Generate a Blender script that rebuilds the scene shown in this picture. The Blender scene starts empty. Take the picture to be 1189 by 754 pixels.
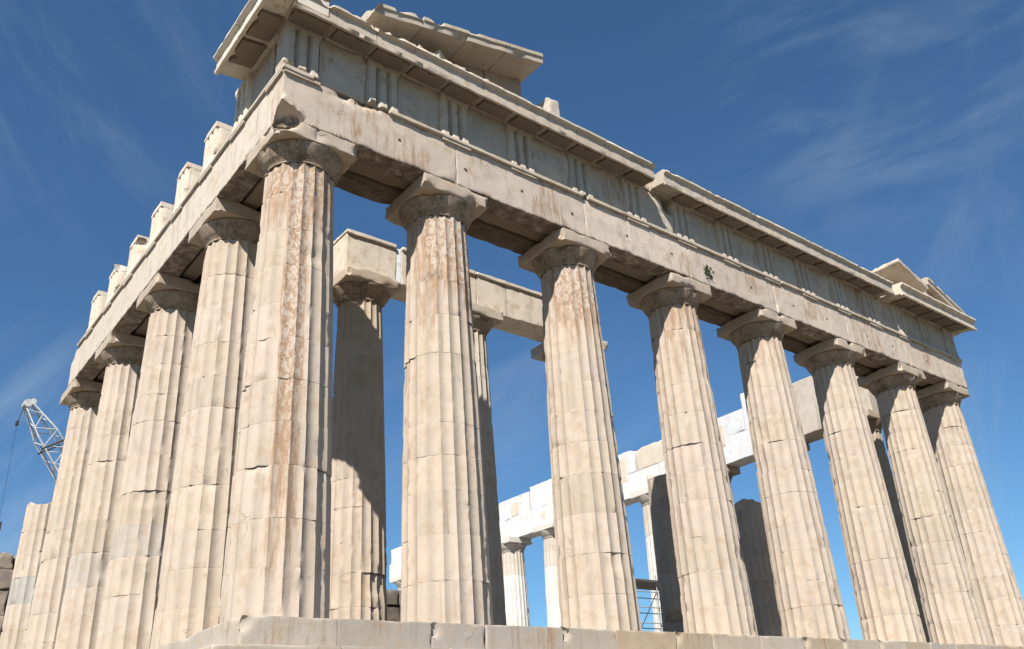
import bpy, math, random
import numpy as np
from mathutils import Matrix, Vector
R = math.radians
SC = bpy.context.scene
COL = SC.collection

# ------------------------------------------------------------------ camera
cd = bpy.data.cameras.new('camera'); cam = bpy.data.objects.new('camera', cd); COL.objects.link(cam)
yaw, pitch, roll = .711951529, .424762582, -.072026935
FOC, CX, CY, PW, PH = 1017.93207, 621.9101, 414.642292, 1189., 754.
f = np.array([math.sin(yaw)*math.cos(pitch), math.cos(yaw)*math.cos(pitch), math.sin(pitch)])
r = np.cross(f, [0, 0, 1]); r /= np.linalg.norm(r); u = np.cross(r, f)
r2 = r*math.cos(roll)+u*math.sin(roll); u2 = -r*math.sin(roll)+u*math.cos(roll)
M = Matrix(((r2[0], u2[0], -f[0], -6.71930876), (r2[1], u2[1], -f[1], -15.4012943), (r2[2], u2[2], -f[2], -2.38421972), (0, 0, 0, 1)))
cam.matrix_world = M
cd.sensor_fit = 'HORIZONTAL'; cd.sensor_width = 36; cd.lens = FOC/PW*36
cd.shift_x = (PW/2-CX)/PW; cd.shift_y = (CY-PH/2)/PW
cd.clip_start = .1; cd.clip_end = 6000
SC.camera = cam

# ------------------------------------------------------------------ sky, sun, exposure
SUN_A, SUN_EL = R(33), R(47.5)
sdir = Vector((-math.cos(SUN_A)*math.cos(SUN_EL), -math.sin(SUN_A)*math.cos(SUN_EL), math.sin(SUN_EL)))
W = bpy.data.worlds.new('World'); SC.world = W; W.use_nodes = True
nt = W.node_tree; nt.nodes.clear()
def N(nt, t, **k):
    n = nt.nodes.new(t)
    for a, b in k.items():
        if a.startswith('i_'):
            n.inputs[a[2:].replace('_', ' ')].default_value = b
        else: setattr(n, a, b)
    return n
sky = N(nt, 'ShaderNodeTexSky', sky_type='NISHITA', sun_disc=False, sun_elevation=SUN_EL,
        sun_rotation=math.atan2(sdir.x, sdir.y), altitude=150., air_density=1.0, dust_density=.25, ozone_density=3.0)
tc = N(nt, 'ShaderNodeTexCoord'); L = nt.links.new
tn_ = N(nt, 'ShaderNodeMix', data_type='RGBA', blend_type='MULTIPLY'); tn_.inputs[0].default_value = 1; tn_.inputs[7].default_value = (.62, .92, 1.09, 1)
L(sky.outputs[0], tn_.inputs[6]); col_ = tn_.outputs[2]
def wdot(v):
    n = N(nt, 'ShaderNodeVectorMath', operation='DOT_PRODUCT'); L(tc.outputs['Generated'], n.inputs[0]); n.inputs[1].default_value = v; return n.outputs['Value']
def cirrus(col_, c, to, wide, long_, fine_, amt, lo, hi, seed):
    """a patch of streaked ice cloud round the sky direction c, combed towards the direction to"""
    c = Vector(c).normalized(); t = Vector(to)-c*Vector(to).dot(c); t.normalize(); b = c.cross(t)
    x = N(nt, 'ShaderNodeCombineXYZ')
    for k, (v, q) in enumerate(((t, long_), (b, fine_))):
        m_ = N(nt, 'ShaderNodeMath', operation='MULTIPLY'); L(wdot(v), m_.inputs[0]); m_.inputs[1].default_value = q; L(m_.outputs[0], x.inputs[k])
    x.inputs[2].default_value = seed
    nz = N(nt, 'ShaderNodeTexNoise', i_Scale=1., i_Detail=9., i_Roughness=.62, i_Distortion=.7); L(x.outputs[0], nz.inputs['Vector'])
    a = N(nt, 'ShaderNodeMapRange', interpolation_type='SMOOTHSTEP'); a.inputs[1].default_value = lo; a.inputs[2].default_value = hi; a.inputs[4].default_value = amt; L(nz.outputs[0], a.inputs[0])
    g_ = N(nt, 'ShaderNodeMapRange', interpolation_type='SMOOTHSTEP'); g_.inputs[1].default_value = math.cos(R(wide)); g_.inputs[2].default_value = 1.; L(wdot(c), g_.inputs[0])
    m_ = N(nt, 'ShaderNodeMath', operation='MULTIPLY'); L(a.outputs[0], m_.inputs[0]); L(g_.outputs[0], m_.inputs[1])
    mx = N(nt, 'ShaderNodeMix', data_type='RGBA'); L(m_.outputs[0], mx.inputs[0]); L(col_, mx.inputs[6]); mx.inputs[7].default_value = (6.4, 7.2, 8.0, 1)
    return mx.outputs[2]
col_ = cirrus(col_, (0.1136, 0.7652, 0.6336), (0.1627, 0.7914, 0.5892), 11, 2.2, 9, 0.115, 0.440, 0.72, 1.3)
col_ = cirrus(col_, (0.7322, 0.2743, 0.6235), (0.7502, 0.2104, 0.6268), 13, 3, 13, 0.114, 0.440, 0.7, 4.1)
col_ = cirrus(col_, (0.8292, 0.2348, 0.5072), (0.8053, 0.1918, 0.561), 11, 2.5, 9, 0.110, 0.420, 0.72, 7.7)
col_ = cirrus(col_, (0.7342, 0.3572, 0.5773), (0.7729, 0.2837, 0.5676), 14, 3, 8, 0.050, 0.470, 0.75, 9.2)
col_ = cirrus(col_, (0.5974, 0.7363, 0.3177), (0.6508, 0.6744, 0.3487), 12, 3, 9, 0.120, 0.440, 0.72, 2.2)
col_ = cirrus(col_, (0.133, 0.9479, 0.2895), (0.1621, 0.9318, 0.3249), 10, 3, 9, 0.182, 0.420, 0.7, 5.5)
col_ = cirrus(col_, (0.914, 0.3446, 0.2144), (0.9102, 0.3218, 0.2608), 10, 3, 9, 0.130, 0.420, 0.7, 6.1)
col_ = cirrus(col_, (0.2073, 0.6994, 0.684), (0.265, 0.7216, 0.6396), 10, 3, 9, 0.038, 0.470, 0.75, 3.3)
bg = N(nt, 'ShaderNodeBackground'); bg.inputs['Strength'].default_value = .058
out = N(nt, 'ShaderNodeOutputWorld'); L(col_, bg.inputs['Color']); L(bg.outputs[0], out.inputs[0])
sl = bpy.data.lights.new('sun', 'SUN'); sl.energy = 5.0; sl.angle = R(.5); sl.color = (1, .945, .86)
so = bpy.data.objects.new('sun', sl); COL.objects.link(so)
so.rotation_euler = (-sdir).to_track_quat('-Z', 'Y').to_euler()
SC.view_settings.view_transform = 'Standard'; SC.view_settings.look = 'None'
SC.view_settings.exposure = 0.92; SC.view_settings.gamma = 1
SC.cycles.max_bounces = 6

# ------------------------------------------------------------------ materials
def material(name, rough=.85):
    m = bpy.data.materials.new(name); m.use_nodes = True
    b = m.node_tree.nodes['Principled BSDF']; b.inputs['Roughness'].default_value = rough
    b.inputs['Specular IOR Level'].default_value = .25
    return m, m.node_tree, b
def noise(nt, vec, scale, detail=4., rough=.55, dist=0.):
    n = N(nt, 'ShaderNodeTexNoise', i_Scale=scale, i_Detail=detail, i_Roughness=rough, i_Distortion=dist)
    nt.links.new(vec, n.inputs['Vector']); return n.outputs[0]
def step(nt, v, a, b, to=1., frm=0.):
    n = N(nt, 'ShaderNodeMapRange', interpolation_type='SMOOTHSTEP')
    n.inputs[1].default_value = a; n.inputs[2].default_value = b; n.inputs[3].default_value = frm; n.inputs[4].default_value = to
    nt.links.new(v, n.inputs[0]); return n.outputs[0]
def math_(nt, op, a, b):
    n = N(nt, 'ShaderNodeMath', operation=op)
    for i, x in enumerate((a, b)):
        if isinstance(x, (int, float)): n.inputs[i].default_value = x
        else: nt.links.new(x, n.inputs[i])
    return n.outputs[0]
def mix(nt, fac, a, b, blend='MIX'):
    n = N(nt, 'ShaderNodeMix', data_type='RGBA', blend_type=blend)
    for i, x in ((0, fac), (6, a), (7, b)):
        if isinstance(x, (int, float)): n.inputs[i].default_value = x
        elif isinstance(x, tuple): n.inputs[i].default_value = x+(1,)
        else: nt.links.new(x, n.inputs[i])
    return n.outputs[2]
def scaled(nt, vec, s):
    n = N(nt, 'ShaderNodeVectorMath', operation='MULTIPLY'); n.inputs[1].default_value = s
    nt.links.new(vec, n.inputs[0]); return n.outputs[0]

def marble(name, ochre, stain, pit=.35, ochre_amt=.5, bump=.35, white=(.46, .43, .39)):
    m, nt, b = material(name)
    pos = N(nt, 'ShaderNodeNewGeometry').outputs['Position']
    oi = N(nt, 'ShaderNodeObjectInfo')
    # give every block its own patch of the stone
    sh = N(nt, 'ShaderNodeCombineXYZ')
    rr = math_(nt, 'MULTIPLY', oi.outputs['Random'], 37.)
    for i in range(3): nt.links.new(rr, sh.inputs[i])
    va = N(nt, 'ShaderNodeVectorMath', operation='ADD'); nt.links.new(pos, va.inputs[0]); nt.links.new(sh.outputs[0], va.inputs[1]); v = va.outputs[0]
    big = noise(nt, v, .7, 3.); mid = noise(nt, v, 3.2, 6., .6); fine = noise(nt, v, 26., 5., .65)
    stv = scaled(nt, v, (3.4, 3.4, .28)); streak = noise(nt, stv, 1.3, 5., .6)
    grain = noise(nt, scaled(nt, v, (9., 9., 1.3)), 2.5, 6., .65)
    c = oi.outputs['Color']
    c = mix(nt, step(nt, big, .35, .7, .5), c, (.84, .84, .84), 'MULTIPLY')
    c = mix(nt, math_(nt, 'MULTIPLY', step(nt, mid, .48, .72), ochre_amt), c, ochre)
    c = mix(nt, step(nt, streak, .55, .76, .6), c, stain)
    c = mix(nt, step(nt, grain, .56, .74, .35), c, white)
    gw = noise(nt, scaled(nt, v, (1., 1., .45)), 1.7, 7., .65)
    c = mix(nt, step(nt, gw, .52, .74, .36), c, (.29, .26, .225))
    # rusty patina and flaking, where the stone carries it
    at = N(nt, 'ShaderNodeAttribute', attribute_name='patina').outputs['Fac']
    g2 = noise(nt, scaled(nt, v, (5., 5., .55)), 1.8, 8., .7)
    pm = step(nt, math_(nt, 'ADD', g2, math_(nt, 'MULTIPLY', at, .5)),   .62, .86)
    pm = math_(nt, 'MULTIPLY', pm, step(nt, at, .02, .15))
    c = mix(nt, math_(nt, 'MULTIPLY', pm, .85), c, mix(nt, step(nt, fine, .4, .65), (.30, .185, .108), (.225, .135, .08)))
    fl = noise(nt, scaled(nt, v, (1., 1., .5)), 13., 7., .72)
    fm = math_(nt, 'MULTIPLY', step(nt, math_(nt, 'ADD', fl, math_(nt, 'MULTIPLY', at, .16)), .6, .66), step(nt, at, .4, .75))
    c = mix(nt, math_(nt, 'MULTIPLY', fm, .5), c, (.50, .465, .42))
    cr_ = N(nt, 'ShaderNodeAttribute', attribute_name='crust_shade').outputs['Fac']  # dark crust; also puts shade of undersides and capitals into the colour
    cm = step(nt, math_(nt, 'ADD', math_(nt, 'ADD', math_(nt, 'MULTIPLY', mid, .5), math_(nt, 'MULTIPLY', grain, .5)), math_(nt, 'MULTIPLY', cr_, .35)), .60, .86)
    cm = math_(nt, 'MULTIPLY', cm, step(nt, cr_, .02, .2))
    c = mix(nt, math_(nt, 'MULTIPLY', cm, .85), c, (.075, .056, .042))
    wv = N(nt, 'ShaderNodeVectorMath', operation='ADD'); nt.links.new(v, wv.inputs[0])
    wn = N(nt, 'ShaderNodeTexNoise', i_Scale=2.2, i_Detail=5.); nt.links.new(v, wn.inputs['Vector'])
    ws = N(nt, 'ShaderNodeVectorMath', operation='SCALE'); nt.links.new(wn.outputs['Color'], ws.inputs[0]); ws.inputs['Scale'].default_value = .9
    nt.links.new(ws.outputs[0], wv.inputs[1])
    vo = N(nt, 'ShaderNodeTexVoronoi', feature='DISTANCE_TO_EDGE', i_Scale=.8); nt.links.new(wv.outputs[0], vo.inputs['Vector'])
    crk = math_(nt, 'MULTIPLY', step(nt, vo.outputs[0], .004, .016, 0., 1.), step(nt, noise(nt, v, 1.1, 2.), .56, .68))
    c = mix(nt, math_(nt, 'MULTIPLY', crk, .34), c, (.11, .085, .06))
    pits = step(nt, noise(nt, v, 15., 4., .7), .27, .36, 0., pit)
    c = mix(nt, pits, c, (.13, .095, .065))
    c = mix(nt, step(nt, fine, .3, .75, .3, .0), c, (.80, .77, .74), 'MULTIPLY')
    nt.links.new(c, b.inputs['Base Color'])
    bp = N(nt, 'ShaderNodeBump', i_Strength=bump, i_Distance=.02)
    h = math_(nt, 'ADD', math_(nt, 'MULTIPLY', mid, .7), math_(nt, 'MULTIPLY', fine, .35))
    h = math_(nt, 'SUBTRACT', h, math_(nt, 'ADD', math_(nt, 'MULTIPLY', pits, .6), math_(nt, 'MULTIPLY', crk, .25)))
    nt.links.new(h, bp.inputs['Height']); nt.links.new(bp.outputs[0], b.inputs['Normal'])
    return m
MARBLE = marble('weathered_marble', (.34, .25, .165), (.215, .165, .12), .45, .6, .5)
SHADED_CRUST = marble('shaded_crust_marble', (.30, .21, .13), (.165, .12, .08), .5, .7, .55, (.40, .36, .31))  # crusted stone, darkened further to hold the shade under beams and cornice
NEWM = marble('new_marble', (.47, .41, .33), (.42, .40, .37), .2, .65, .25, (.60, .61, .62))
RUBBLE = marble('rubble_stone', (.23, .18, .13), (.15, .12, .09), .6, .7, .8, (.34, .31, .28))
def plain(name, col, rough=.6, metal=0., var=.3):
    m, nt, b = material(name, rough)
    pos = N(nt, 'ShaderNodeNewGeometry').outputs['Position']
    n = noise(nt, pos, 7., 6., .6)
    c = mix(nt, step(nt, n, .35, .7), col, tuple(x*(1-var) for x in col))
    nt.links.new(c, b.inputs['Base Color']); b.inputs['Metallic'].default_value = metal
    return m
STEEL = plain('galvanised_steel', (.36, .40, .42), .45, .3)
CRANEPAINT = plain('pale_crane_paint', (.50, .51, .49), .5)
DARKSTEEL = plain('dark_steel', (.07, .07, .075), .5, .4)
LEAF = plain('weed_leaf', (.07, .10, .04), .7)
HOLE_SHADE = plain('hole_shade', (.09, .065, .045), .95)  # dark tone standing for the shade inside the holes
GROUND = marble('ground_rock', (.17, .14, .09), (.12, .10, .07), .3, .8, .8, (.25, .22, .18))
WOOD = plain('plank_wood', (.09, .085, .08), .8)

# ------------------------------------------------------------------ numeric noise and mesh helpers
def _hash(i, seed):
    h = (i[..., 0].astype(np.int64)*374761393 + i[..., 1].astype(np.int64)*668265263 + i[..., 2].astype(np.int64)*2147483647 + seed*974634777) & 0xffffffff
    h = ((h ^ (h >> 13))*1274126177) & 0xffffffff
    return ((h ^ (h >> 16)) & 0xffff)/65535.
def vn(p, scale, seed=0):
    p = np.asarray(p, float)*scale; i = np.floor(p); t = p-i; t = t*t*(3-2*t); i = i.astype(np.int64)
    o = 0
    for a in (0, 1):
        wx = t[..., 0] if a else 1-t[..., 0]
        for b_ in (0, 1):
            wy = t[..., 1] if b_ else 1-t[..., 1]
            for c in (0, 1):
                wz = t[..., 2] if c else 1-t[..., 2]
                o = o + wx*wy*wz*_hash(i+np.array([a, b_, c]), seed)
    return o
def fbm(p, scale, seed=0, n=3):
    o = 0; a = .5; s = 0
    for k in range(n):
        o = o+a*vn(p, scale*2.03**k, seed+k*17); s += a; a *= .5
    return o/s
def sm(a, b_, x):
    t = np.clip((x-a)/(b_-a), 0, 1); return t*t*(3-2*t)

def mesh(name, V, F, mat, parent=None, base=(0, 0, 0), tint=None, attrs=None, smooth=38):
    me = bpy.data.meshes.new(name)
    V = np.asarray(V, float)-np.asarray(base, float)
    me.from_pydata([tuple(v) for v in V], [], F); me.materials.append(mat)
    me.validate(); 
    if smooth is not None:
        me.polygons.foreach_set('use_smooth', [True]*len(me.polygons)); me.set_sharp_from_angle(angle=R(smooth))
    for k, a in (attrs or {}).items():
        at = me.attributes.new(k, 'FLOAT', 'POINT'); at.data.foreach_set('value', np.asarray(a, np.float32))
    me.update()
    o = bpy.data.objects.new(name, me); COL.objects.link(o)
    o.color = tuple(tint or (.424, .352, .288))+(1,)
    if parent: o.parent = parent
    else: o.location = base
    return o
def tag(o, label, cat, group=None, kind=None):
    if label: o['label'] = label; o['kind'] = 'thing'
    if cat: o['category'] = cat
    if group: o['group'] = group
    if kind: o['kind'] = kind
    return o
def thing(name, label, cat, loc, group=None):
    e = bpy.data.objects.new(name, None); COL.objects.link(e); e.location = loc; e.empty_display_size = .3
    return tag(e, label, cat, group)
def base_of(e): return tuple(e.location)

rng = random.Random(7)
def tint(v=.06, base=(.424, .352, .288)):
    k = 1+rng.uniform(-v, v); w = rng.uniform(-v, v)*.4
    return tuple(max(0, b_*k*(1+w*(1-i))) for i, b_ in enumerate(base))

def axis_grid(a, b_, res, e):
    n = max(1, int(round((b_-a-2*e*2.2)/res))); mid = np.linspace(a+e*2.2, b_-e*2.2, n+1)
    return np.concatenate([[a, a+e*.35, a+e], mid, [b_-e, b_-e*.35, b_]])
def box_arrays(x0, x1, y0, y1, z0, z1, res=.15, e=.05):
    G = [axis_grid(*t, res, min(e, (t[1]-t[0])*.18)) for t in ((x0, x1), (y0, y1), (z0, z1))]
    idx = {}; V = []; F = []
    def vid(i, j, k):
        t = (i, j, k)
        if t not in idx: idx[t] = len(V); V.append((G[0][i], G[1][j], G[2][k]))
        return idx[t]
    n = [len(g)-1 for g in G]
    for k, flip in ((0, 1), (n[2], 0)):
        for i in range(n[0]):
            for j in range(n[1]):
                q = [vid(i, j, k), vid(i+1, j, k), vid(i+1, j+1, k), vid(i, j+1, k)]; F.append(q[::-1] if flip else q)
    for j, flip in ((0, 0), (n[1], 1)):
        for i in range(n[0]):
            for k in range(n[2]):
                q = [vid(i, j, k), vid(i+1, j, k), vid(i+1, j, k+1), vid(i, j, k+1)]; F.append(q[::-1] if flip else q)
    for i, flip in ((0, 1), (n[0], 0)):
        for j in range(n[1]):
            for k in range(n[2]):
                q = [vid(i, j, k), vid(i, j+1, k), vid(i, j+1, k+1), vid(i, j, k+1)]; F.append(q[::-1] if flip else q)
    return np.array(V), F
SEED = [100]
def bite(V, c, rad, seed=0, rough=.35):
    c = np.array(c, float); d = V-c; D = np.linalg.norm(d, axis=1)+1e-9
    rr = rad*(1+rough*(fbm(V, 2.2/rad, seed)-.5)*2)
    k = D < rr
    V[k] = c+d[k]/D[k, None]*rr[k, None]
    return V
def wear(V, lo, hi, chip=.03, rough=.005, seed=None, bites=0, bsize=.18):
    """round and chip the edges of a box of vertices, roughen its faces, break pieces out of its edges"""
    if seed is None: SEED[0] += 7; seed = SEED[0]
    lo, hi = np.array(lo), np.array(hi); c = (lo+hi)/2; h = (hi-lo)/2
    rad = chip*(.12+2.2*sm(.48, .80, fbm(V, 2.6, seed, 3))+.45*sm(.45, .8, fbm(V, 9., seed+3, 2)))
    rad = np.minimum(rad, h.min()*.8)
    P = V-c; q = np.clip(np.abs(P)-(h-rad[:, None]), 0, None); nq = np.linalg.norm(q, axis=1)
    k = nq > rad; s = np.where(k, rad/np.maximum(nq, 1e-9), 1.)
    inner = np.minimum(np.abs(P), h-rad[:, None]); P = np.sign(P)*(inner+q*s[:, None])
    V = P+c
    d = np.stack([fbm(V, 3.5, seed+11+i, 3)-.5 for i in range(3)], 1)
    V = V+d*rough*2.2
    rg = random.Random(seed)
    for _ in range(bites):
        ax = rg.randrange(3); p = [rg.choice((lo[i], hi[i])) for i in range(3)]; p[ax] = rg.uniform(lo[ax], hi[ax])
        b_ = bsize*rg.uniform(.5, 1.3); out_ = (np.array(p)-c); out_[ax] = 0; out_ = np.sign(out_)*b_*.45
        V = bite(V, np.array(p)+out_, b_, seed+_)
    return V
def block(name, x0, x1, y0, y1, z0, z1, parent=None, base=(0, 0, 0), mat=None, t=None, chip=.03, rough=.005, res=.15, bites=0, bsize=.18,
          cuts=(), mtx=None, crust_shade=None, deform=None, e=.05, patina=None):
    V, F = box_arrays(x0, x1, y0, y1, z0, z1, res, e)
    V0 = V.copy()
    V = wear(V, (x0, y0, z0), (x1, y1, z1), chip, rough, None, bites, bsize)
    for c, rad in cuts: V = bite(V, c, rad, SEED[0])
    if deform: V = deform(V, V0)
    at = {}
    if crust_shade is not None: at['crust_shade'] = crust_shade(V0)
    if patina is not None: at['patina'] = patina(V0)
    if mtx is not None: V = np.array([mtx @ Vector(v) for v in V])
    return mesh(name, V, F, mat or MARBLE, parent, base, t or tint(), at)

def prism(profile, a0, a1, put, res=.12, rough=.004, seed=None, pres=.1):
    """sweep a closed outline along a straight line; put(p, q, s) places outline point (p, q) at length s"""
    if seed is None: SEED[0] += 7; seed = SEED[0]
    pr = []
    for i, p in enumerate(profile):
        q = profile[(i+1) % len(profile)]; L_ = math.dist(p, q); n = max(1, int(L_/pres))
        for k in range(n): pr.append((p[0]+(q[0]-p[0])*k/n, p[1]+(q[1]-p[1])*k/n))
    m = len(pr); n = max(1, int(round((a1-a0)/res)))
    S = np.linspace(a0, a1, n+1)
    V = np.array([put(p, q, s) for s in S for (p, q) in pr], float)
    F = [[i*m+j, i*m+(j+1) % m, (i+1)*m+(j+1) % m, (i+1)*m+j] for i in range(n) for j in range(m)]
    F += [list(range(m))[::-1], [n*m+j for j in range(m)]]
    V = V+np.stack([fbm(V, 4., seed+i, 3)-.5 for i in range(3)], 1)*rough*2.2
    return V, F
def join(*parts):
    V = []; F = []; o = 0
    for v, f_ in parts:
        V.append(v); F += [[i+o for i in q] for q in f_]; o += len(v)
    return np.concatenate(V), F
def tube(p0, p1, rad, n=8):
    p0, p1 = Vector(p0), Vector(p1); d = (p1-p0).normalized(); a = d.orthogonal().normalized(); b_ = d.cross(a)
    V = [tuple(p+a*math.cos(2*math.pi*i/n)*rad+b_*math.sin(2*math.pi*i/n)*rad) for p in (p0, p1) for i in range(n)]
    F = [[i, (i+1) % n, n+(i+1) % n, n+i] for i in range(n)]+[list(range(n))[::-1], list(range(n, 2*n))]
    return np.array(V), F
def sbox(x0, x1, y0, y1, z0, z1):
    V = np.array([(x, y, z) for z in (z0, z1) for y in (y0, y1) for x in (x0, x1)], float)
    return V, [[0, 2, 3, 1], [4, 5, 7, 6], [0, 1, 5, 4], [2, 6, 7, 3], [0, 4, 6, 2], [1, 3, 7, 5]]

# ------------------------------------------------------------------ ground
gx = np.linspace(-1, 1, 61); gx = np.sign(gx)*np.abs(gx)**3*2500
GV = np.array([(x+10, y+20, 0) for y in gx for x in gx]); GV[:, 2] = -4.05+(fbm(GV, .12, 5, 3)-.5)*.5
GF = [[j*61+i, j*61+i+1, (j+1)*61+i+1, (j+1)*61+i] for j in range(60) for i in range(60)]
g = mesh('ground', GV, GF, GROUND, None, (0, 0, 0), (.13, .115, .085)); tag(g, None, None, kind='structure')

# ------------------------------------------------------------------ platform of the temple (steps and floor)
XF = [0, 3.68, 7.976, 12.272, 16.568, 20.864, 25.16, 28.84]
YF = [0]+[3.69+4.291*k for k in range(16)]
plat = thing('temple_platform', 'stepped pale stone platform that carries all the columns', 'platform', (0, 0, 0))
LX1, LY1 = 29.86, 69.2
rs = random.Random(3)
tones = [(0.380, 0.329, 0.263), (0.365, 0.321, 0.263), (0.394, 0.336, 0.263), (0.350, 0.314, 0.270), (0.372, 0.307, 0.226), (0.394, 0.350, 0.292)]
def course(z0, z1, off, dep, name, fine):
    """one course of blocks along the front and the side"""
    x0, x1, y0, y1 = -1.02-off, LX1+off, -1.02-off, LY1+off
    x = x0; first = True
    while x < x1-.01:
        w = min(rs.uniform(1.25, 2.0) if fine else 2.15, x1-x)
        if x1-x-w < .6: w = x1-x
        tn = tones[rs.randrange(6)]
        if fine and first: tn = (0.394, 0.350, 0.292); w = 1.72
        if fine and abs(x-7.6) < .9: tn = (.385, .305, .22)
        cuts = [((x+w*.02, y0-.12, z1-.1), .2)] if fine and rs.random() < .45 else []
        block(name, x+.006, x+w-.006, y0, y0+dep, z0, z1, plat, mat=MARBLE, t=tn, chip=.03 if fine else .03, rough=.006, res=.09 if fine else .4,
              bites=(4 if rs.random() < .5 else 2) if fine and not first else 0, bsize=.12, patina=(lambda V: .36*sm(.5, .75, fbm(V, 1.1, 77, 2))) if fine else None, cuts=cuts)
        x += w; first = False
    y = y0+dep+.006
    while y < y1-.01:
        w = min(2.15, y1-y)
        if y1-y-w < .6: w = y1-y
        block(name, x0, x0+dep, y+.004, y+w-.004, z0, z1, plat, mat=MARBLE, t=tones[rs.randrange(6)], chip=.05, rough=.01, res=.12 if fine and y < 8 else .5)
        y += w
course(-.55, 0, 0, 1.3, 'stylobate_block', True)
course(-1.06, -.55, .70, 1.3, 'step_block', False)
course(-1.58, -1.06, 1.40, 1.3, 'step_block', False)
V, F = sbox(-2.6, LX1+1.5, -2.6, LY1+1.5, -4.3, -1.585); mesh('foundation', V, F, RUBBLE, plat, tint=(0.277, 0.234, 0.182))
V, F = sbox(.285, LX1-.002, .285, LY1-.002, -1.57, -.012); mesh('floor_slab', V, F, MARBLE, plat, tint=(0.277, 0.241, 0.197))
V, F = sbox(2.9, 25.9, 3.4, 61, -.02, .35); mesh('inner_step', V, F, MARBLE, plat, tint=(0.350, 0.314, 0.263))

# ------------------------------------------------------------------ columns
def column(name, label, cat, group, x, y, z0=0., H=10.43, r0=.953, r1=.742, nd=11, seed=1, top=None, fine=True, wearamt=1., lean=(0, 0), tints=None,
           pat=None, flutes=20, mat=None, hw=.945, cuts=(), abcuts=(), depth=.066, basetint=(.426, .354, .288), capmat=None, abbites=3, joints=None):
    e = thing(name, label, cat, (x, y, z0), group)
    mat = mat or MARBLE
    k = H/10.43; zs = z0+9.60*k
    rg = random.Random(seed)
    if joints is None:
        hs = [rg.uniform(.8, 1.1) for _ in range(nd)]; s = sum(hs); zz = [z0]
        for h in hs: zz.append(zz[-1]+h/s*(zs-z0))
    else: zz = [z0]+list(joints)+[zs]
    jst = [rg.choice((.08, .15, .25, .4, 1.0)) for _ in range(len(zz)+1)]
    loc = [-.5, -.44, -.33, -.15, 0, .15, .33, .44] if fine else [-.5, -.3, 0, .3]
    th = np.array([(kk+s+.5)/flutes*2*math.pi for kk in range(flutes) for s in loc]); sl_ = np.array(loc*flutes); m = len(th)
    for d in range(len(zz)-1):
        a, b_ = zz[d], zz[d+1]; last = False
        if top is not None:
            if a >= top-.12: break
            if b_ > top-.12: b_ = top; last = True
        n = max(4, int((b_-a)/(.075 if fine else .25)))
        fr = np.concatenate([[0, .012, .045], np.linspace(.1, .9, n), [.955, .988, 1.]])
        Z = a+(b_-a)*fr
        TH, ZZ = np.meshgrid(th, Z); SL, _ = np.meshgrid(sl_, Z); _, FR = np.meshgrid(th, fr)
        t = (ZZ-z0)/(zs-z0); Rr = r0+(r1-r0)*t+.016*np.sin(np.pi*np.clip(t, 0, 1))
        dp = depth*Rr/r0
        prof = dp*(1-(2*SL)**2)
        P = np.stack([x+Rr*np.cos(TH), y+Rr*np.sin(TH), ZZ], -1)
        sd = seed*31+d*5
        # chipped arrises
        ch = sm(.58, .84, fbm(P*np.array([1, 1, .7]), 4.2, sd, 3))*wearamt*.62
        ar = (2*np.abs(SL))**3
        prof = prof+ar*(dp*.95*ch+.006)
        # joint edge spalls
        jw = np.where(FR < .5, jst[d], jst[d+1])
        je = np.minimum(FR, 1-FR)*(b_-a)
        sp = sm(.60, .86, fbm(P*np.array([1, 1, .25]), 2.4, sd+90, 2))*sm(.16, .0, je)*wearamt
        prof = prof+jw*(sp*.04+sm(.014, 0, je)*.003)
        # broad losses
        prof = prof+sm(.70, .9, fbm(P, .95, sd+50, 2))*.045*wearamt+(fbm(P, 8., sd+70, 2)-.5)*.009*min(1, wearamt)
        off = (rg.uniform(-.004, .004), rg.uniform(-.004, .004))
        q = Rr-prof
        lx, ly = lean[0]*(ZZ-z0)/H, lean[1]*(ZZ-z0)/H
        V = np.stack([x+off[0]+lx+q*np.cos(TH), y+off[1]+ly+q*np.sin(TH), ZZ], -1)
        nr = len(Z)
        if last:
            tt = np.clip((FR-.3)/.7, 0, 1)
            V[..., 2] -= tt*(fbm(P*np.array([1, 1, 0]), 1.5, sd+7, 3)-.25)*.45*wearamt
        V = V.reshape(-1, 3)
        F = [[i*m+j, i*m+(j+1) % m, (i+1)*m+(j+1) % m, (i+1)*m+j] for i in range(nr-1) for j in range(m)]
        if last:
            V = np.concatenate([V, [[x+lx.mean(), y+ly.mean(), V[-m:, 2].mean()]]]); c = len(V)-1
            F += [[(nr-1)*m+j, (nr-1)*m+(j+1) % m, c] for j in range(m)]
        for cc, rad in cuts: V = bite(V, cc, rad, sd)
        at = {}
        if pat:
            A = np.arctan2(V[:, 1]-y, V[:, 0]-x); at['patina'] = pat(A, V[:, 2], V)
        if tints and d in tints: tn = tints[d]
        else:
            kk = rg.uniform(.965, 1.03); tn = (basetint[0]*kk, basetint[1]*kk*rg.uniform(.992, 1.008), basetint[2]*kk*rg.uniform(.97, 1.03))
        mesh('drum', V, F, mat, e, (x, y, z0), tn, at, 40)
        if last: return e
    # capital: necking, rings, flaring cushion, with the square slab as its own piece
    zc = zs; h = H+z0-zs; ah = .345*k; ez = z0+H-ah
    prf = [(r1-.02, zc), (r1+.004, zc+.012), (r1+.006, zc+.05), (r1-.006, zc+.055), (r1+.012, zc+.07), (r1+.02, zc+.095), (r1+.006, zc+.10), (r1+.028, zc+.115), (r1+.04, zc+.14),
           (r1+.025, zc+.145), (r1+.05, zc+.165)]
    zz0 = zc+.165; n = 9; rt = hw*.985
    for i in range(1, n+1):
        tt = i/n; prf.append((r1+.05+(rt-r1-.05)*(tt**.85), zz0+(ez-.05-zz0)*tt))
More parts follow.
